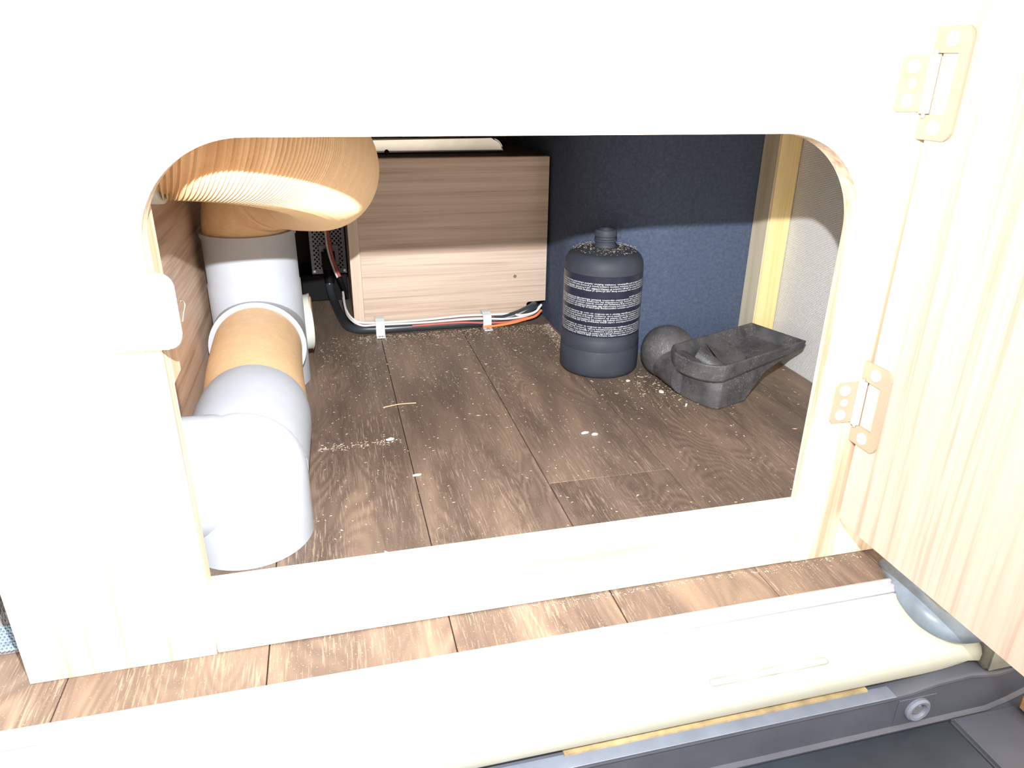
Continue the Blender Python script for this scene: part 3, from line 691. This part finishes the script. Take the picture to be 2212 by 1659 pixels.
spread(130, lambda: (random.uniform(-0.09, 0.15), random.gauss(1.92, 0.012)), 0.0010, 0.0022)
spread(250, lambda: (random.uniform(0.2, 0.95), 1.185+abs(random.gauss(0, 0.03))), 0.0010, 0.0020)
o = link('sawdust', cb, M['crumb']); tag(o, 'fine pale sawdust scattered over the brown plank floor', 'dust', kind='stuff')
cb = bmesh.new()
for k in range(220):
    x = random.uniform(0.3, 1.12); crumb(x, 1.130-abs(random.gauss(0, 0.006 if x < 0.85 else 0.012)), random.uniform(0.0007, 0.0014))
o = link('sawdust', cb, M['crumb']); tag(o, 'fine pale dust lying outside along the plinth foot', 'dust', kind='stuff')
cb = bmesh.new()
for k in range(320):
    a = random.uniform(0, 2*math.pi); r = random.uniform(0.05, 0.115); crumb(BX+r*math.cos(a), BY+r*math.sin(a), random.uniform(0.0008, 0.0018), 0.4535-0.06*max(0, r-0.085)*4)
o = link('sawdust', cb, M['crumb']); tag(o, 'pale dust lying on the shoulders of the black bottle', 'dust', kind='stuff')

# ================================================================== rug at the far left
rg = empty('rug', (-0.9, 1.6, 0), 'grey shaggy rug with knitted light blue border left of the locker', 'rug')
link('backing', B(-1.5, -0.60, 1.225, 2.2, 0.001, 0.012), M['pile'], rg)
pb = bmesh.new(); yb = bmesh.new()
def tuft(bm, x, y, s, h, lean):
    vs2 = [bm.verts.new((x+s*math.cos(a), y+s*math.sin(a), 0.010)) for a in (0, 2.1, 4.2)]; t = bm.verts.new((x+lean[0], y+lean[1], h))
    for a, b_ in ((0, 1), (1, 2), (2, 0)): bm.faces.new((vs2[a], vs2[b_], t))
for k in range(9000):
    x = random.uniform(-0.95, -0.61); y = random.uniform(1.29, 1.8)
    tuft(pb, x, y, 0.004, random.uniform(0.022, 0.034), (random.uniform(-.01, .01), random.uniform(-.01, .01)))
for i in range(70):
    for j in range(9):
        x = -0.612-0.0075*i; y = 1.218+0.0085*j
        for sgn in (-1, 1):
            r_ = sgn*0.6; vv2 = []
            for px_, py_, pz_ in ((1, 0, 0), (0, 1, 0), (-1, 0, 0), (0, -1, 0), (0, 0, 1), (0, 0, -1)):
                p = (px_*0.0024, py_*0.0058, pz_*0.0036)
                vv2.append(yb.verts.new((x+sgn*0.0019+p[0]*math.cos(r_)-p[1]*math.sin(r_), y+p[0]*math.sin(r_)+p[1]*math.cos(r_), 0.0155+p[2])))
            for f in ((0, 1, 4), (1, 2, 4), (2, 3, 4), (3, 0, 4), (1, 0, 5), (2, 1, 5), (3, 2, 5), (0, 3, 5)): yb.faces.new([vv2[q] for q in f])
tag(link('pile', pb, M['pile'], rg), kind='stuff')
tag(link('knitted_border', yb, M['yarn'], rg, smooth=True), kind='stuff')['label'] = 'light blue knitted border'

# ================================================================== door sill and entrance step
pr = [(1.0325, -0.05), (1.0325, 0.004), (1.026, 0.0075), (1.021, 0.0075), (1.019, 0.003), (1.014, 0.003), (1.012, 0.0065), (1.006, 0.0065), (1.004, 0.001), (0.998, -0.002), (0.996, -0.05)]
tag(link('trim_1', prism(bmesh.new(), pr, 'x', -1.5, 1.128), M['profile']), kind='structure')
sl = empty('door_sill', (0, 0.93, -0.06), 'cream painted metal door sill below the wooden floor edge', 'sill')
sec = [(0.9955, -0.004), (0.992, -0.012), (0.975, -0.019), (0.94, -0.028), (0.905, -0.037), (0.886, -0.043), (0.873, -0.052), (0.867, -0.066), (0.868, -0.085), (0.875, -0.112), (0.882, -0.122), (0.890, -0.125), (0.9955, -0.125)]
s_ = bmesh.new(); xs = [-1.5+i*0.15 for i in range(17)] + [1.0, 1.05, 1.10, 1.14, 1.17, 1.20, 1.225, 1.245]
rings = []
for x in xs:
    d = max(0, (x-1.10)/0.145)
    rings.append([s_.verts.new((x, y+(0.012*d*d if y < 0.9 else 0)-(0.0 if y < 0.9 else 0.10*max(0, (x-1.10)/0.145)**1.0*min(1, (y-0.9)/0.09)), z-(0.030*d*d if z > -0.1 else 0))) for y, z in sec])
for a, b_ in zip(rings, rings[1:]):
    for k in range(len(sec)): s_.faces.new((a[k], a[(k+1) % len(sec)], b_[(k+1) % len(sec)], b_[k]))
s_.faces.new(rings[0]); s_.faces.new(rings[-1][::-1])
link('sill_skin', s_, M['sill'], sl, smooth=True)
def groove(x0, x1, y, z, dy):
    g = bmesh.new(); P = []
    n = 10; r = 0.0065
    P = [(x1, y)]; path = arc(x1, y, r, -90, 90, n) + arc(x0, y+dy, r, 90, 270, n)
    path = [Vector((p[0], p[1], z+(p[1]-y)*0.33)) for p in path]; path.append(path[0].copy())
    tube(g, path, 0.0013, 5, cap=False); return g
link('stamped_slot', groove(0.625, 0.865, 0.892, -0.0405, 0.0), M['dirty'], sl)
link('sealant_bead', B(0.33, 0.97, 0.8745, 0.985, -0.1333, -0.1255), M['foam'], sl)['label'] = 'tan sealant bead under the sill'
st = empty('entrance_step', (0, 0.5, -0.2), 'dark grey moulded plastic entrance step with ribbed edge strip', 'step')
rs = [(0.99, -0.1335), (0.858, -0.1335), (0.8525, -0.137), (0.8515, -0.142), (0.856, -0.146), (0.856, -0.222), (0.848, -0.228), (0.848, -0.26), (0.99, -0.26)]
r_ = bmesh.new(); xs = [-1.5, 0.9, 1.0, 1.06, 1.12, 1.20, 1.27, 1.33, 1.40, 1.55, 1.75]; rings = []
for x in xs:
    lift = 0.020*math.exp(-((x-1.17)/0.09)**2)
    rings.append([r_.verts.new((x, y+0.25*max(0, x-1.27)**1.2, z+(lift if z > -0.15 else 0))) for y, z in rs])
for a, b_ in zip(rings, rings[1:]):
    for k in range(len(rs)): r_.faces.new((a[k], a[(k+1) % len(rs)], b_[(k+1) % len(rs)], b_[k]))
r_.faces.new(rings[0]); r_.faces.new(rings[-1][::-1])
link('riser', r_, M['step'], st, smooth=True)
link('edge_strip', B(-1.5, 1.02, 0.8500, 0.8800, -0.1332, -0.1305, bev=0.001), M['strip'], st)['label'] = 'light grey edge strip'
link('tread', B(-1.5, 1.168, 0.10, 0.8465, -0.26, -0.228, bev=0.003), M['tread'], st)
link('corner_moulding', B(1.272, 1.75, 0.847, 1.10, -0.262, -0.230), M['step'], st)
link('side_moulding', B(1.1695, 1.75, 0.10, 0.8465, -0.26, -0.2225, bev=0.006, seg=2), M['step'], st)
pg = bmesh.new(); lathe(pg, [(0.028, 0.8555), (0.028, 0.848), (0.024, 0.844), (0.018, 0.845), (0.015, 0.851), (0.015, 0.8545)], 1.083, -0.181, 36, axis='y')
pl_ = link('screw_cup', pg, M['strip'], st, smooth=True)
sg = bmesh.new(); disc(sg, (1.083, 0.8535, -0.181), (0, -1, 0), 0.0125, 0.004, 20, 0.002); link('screw', sg, M['screw'], pl_)
link('boss_plate', B(1.035, 1.125, 0.8535, 0.8585, -0.218, -0.150, bev=0.001), M['step'], st)
# seal and body metal at the right-hand end
bf = bmesh.new(); prism(bf, [(1.135, 1.133), (1.131, 1.0), (1.14, 0.95), (1.20, 0.89), (1.30, 0.87), (1.62, 0.87), (1.62, 1.133)], 'z', -0.06, -0.006, bev=0.004)
tag(link('body_flange', bf, M['dirty']), 'dirty olive-grey body metal under the open door corner', 'panel')
bf = bmesh.new(); prism(bf, [(1.252, 0.866), (1.248, 0.858), (1.75, 0.858), (1.75, 0.98), (1.252, 0.98)], 'z', -0.129, -0.065, bev=0.006)
tag(link('body_corner', bf, M['dirty']), 'grimy inner body corner right of the cream sill end', 'panel')
def sealrad(i, t, a, tt, u, w): return 0.012+0.017*math.sin(math.pi*min(1, t*1.02))**0.8
se = bmesh.new(); tube(se, catmull([(1.150, 1.085, 0.0), (1.136, 1.02, 0.002), (1.128, 0.97, -0.006), (1.135, 0.925, -0.018), (1.165, 0.893, -0.026), (1.215, 0.880, -0.030), (1.29, 0.876, -0.034)], 10), sealrad, 20)
tag(link('rubber_seal', se, M['seal'], smooth=True), 'crinkled blue-grey rubber seal curving round the right sill end', 'seal')
rs_ = bmesh.new(); box(rs_, 1.33, 1.36, 0.62, 0.835, -0.2215, -0.185, bev=0.006)
tag(link('rusty_bracket', rs_, M['rust']), 'rusty brown bracket at the far lower right below the door', 'bracket')
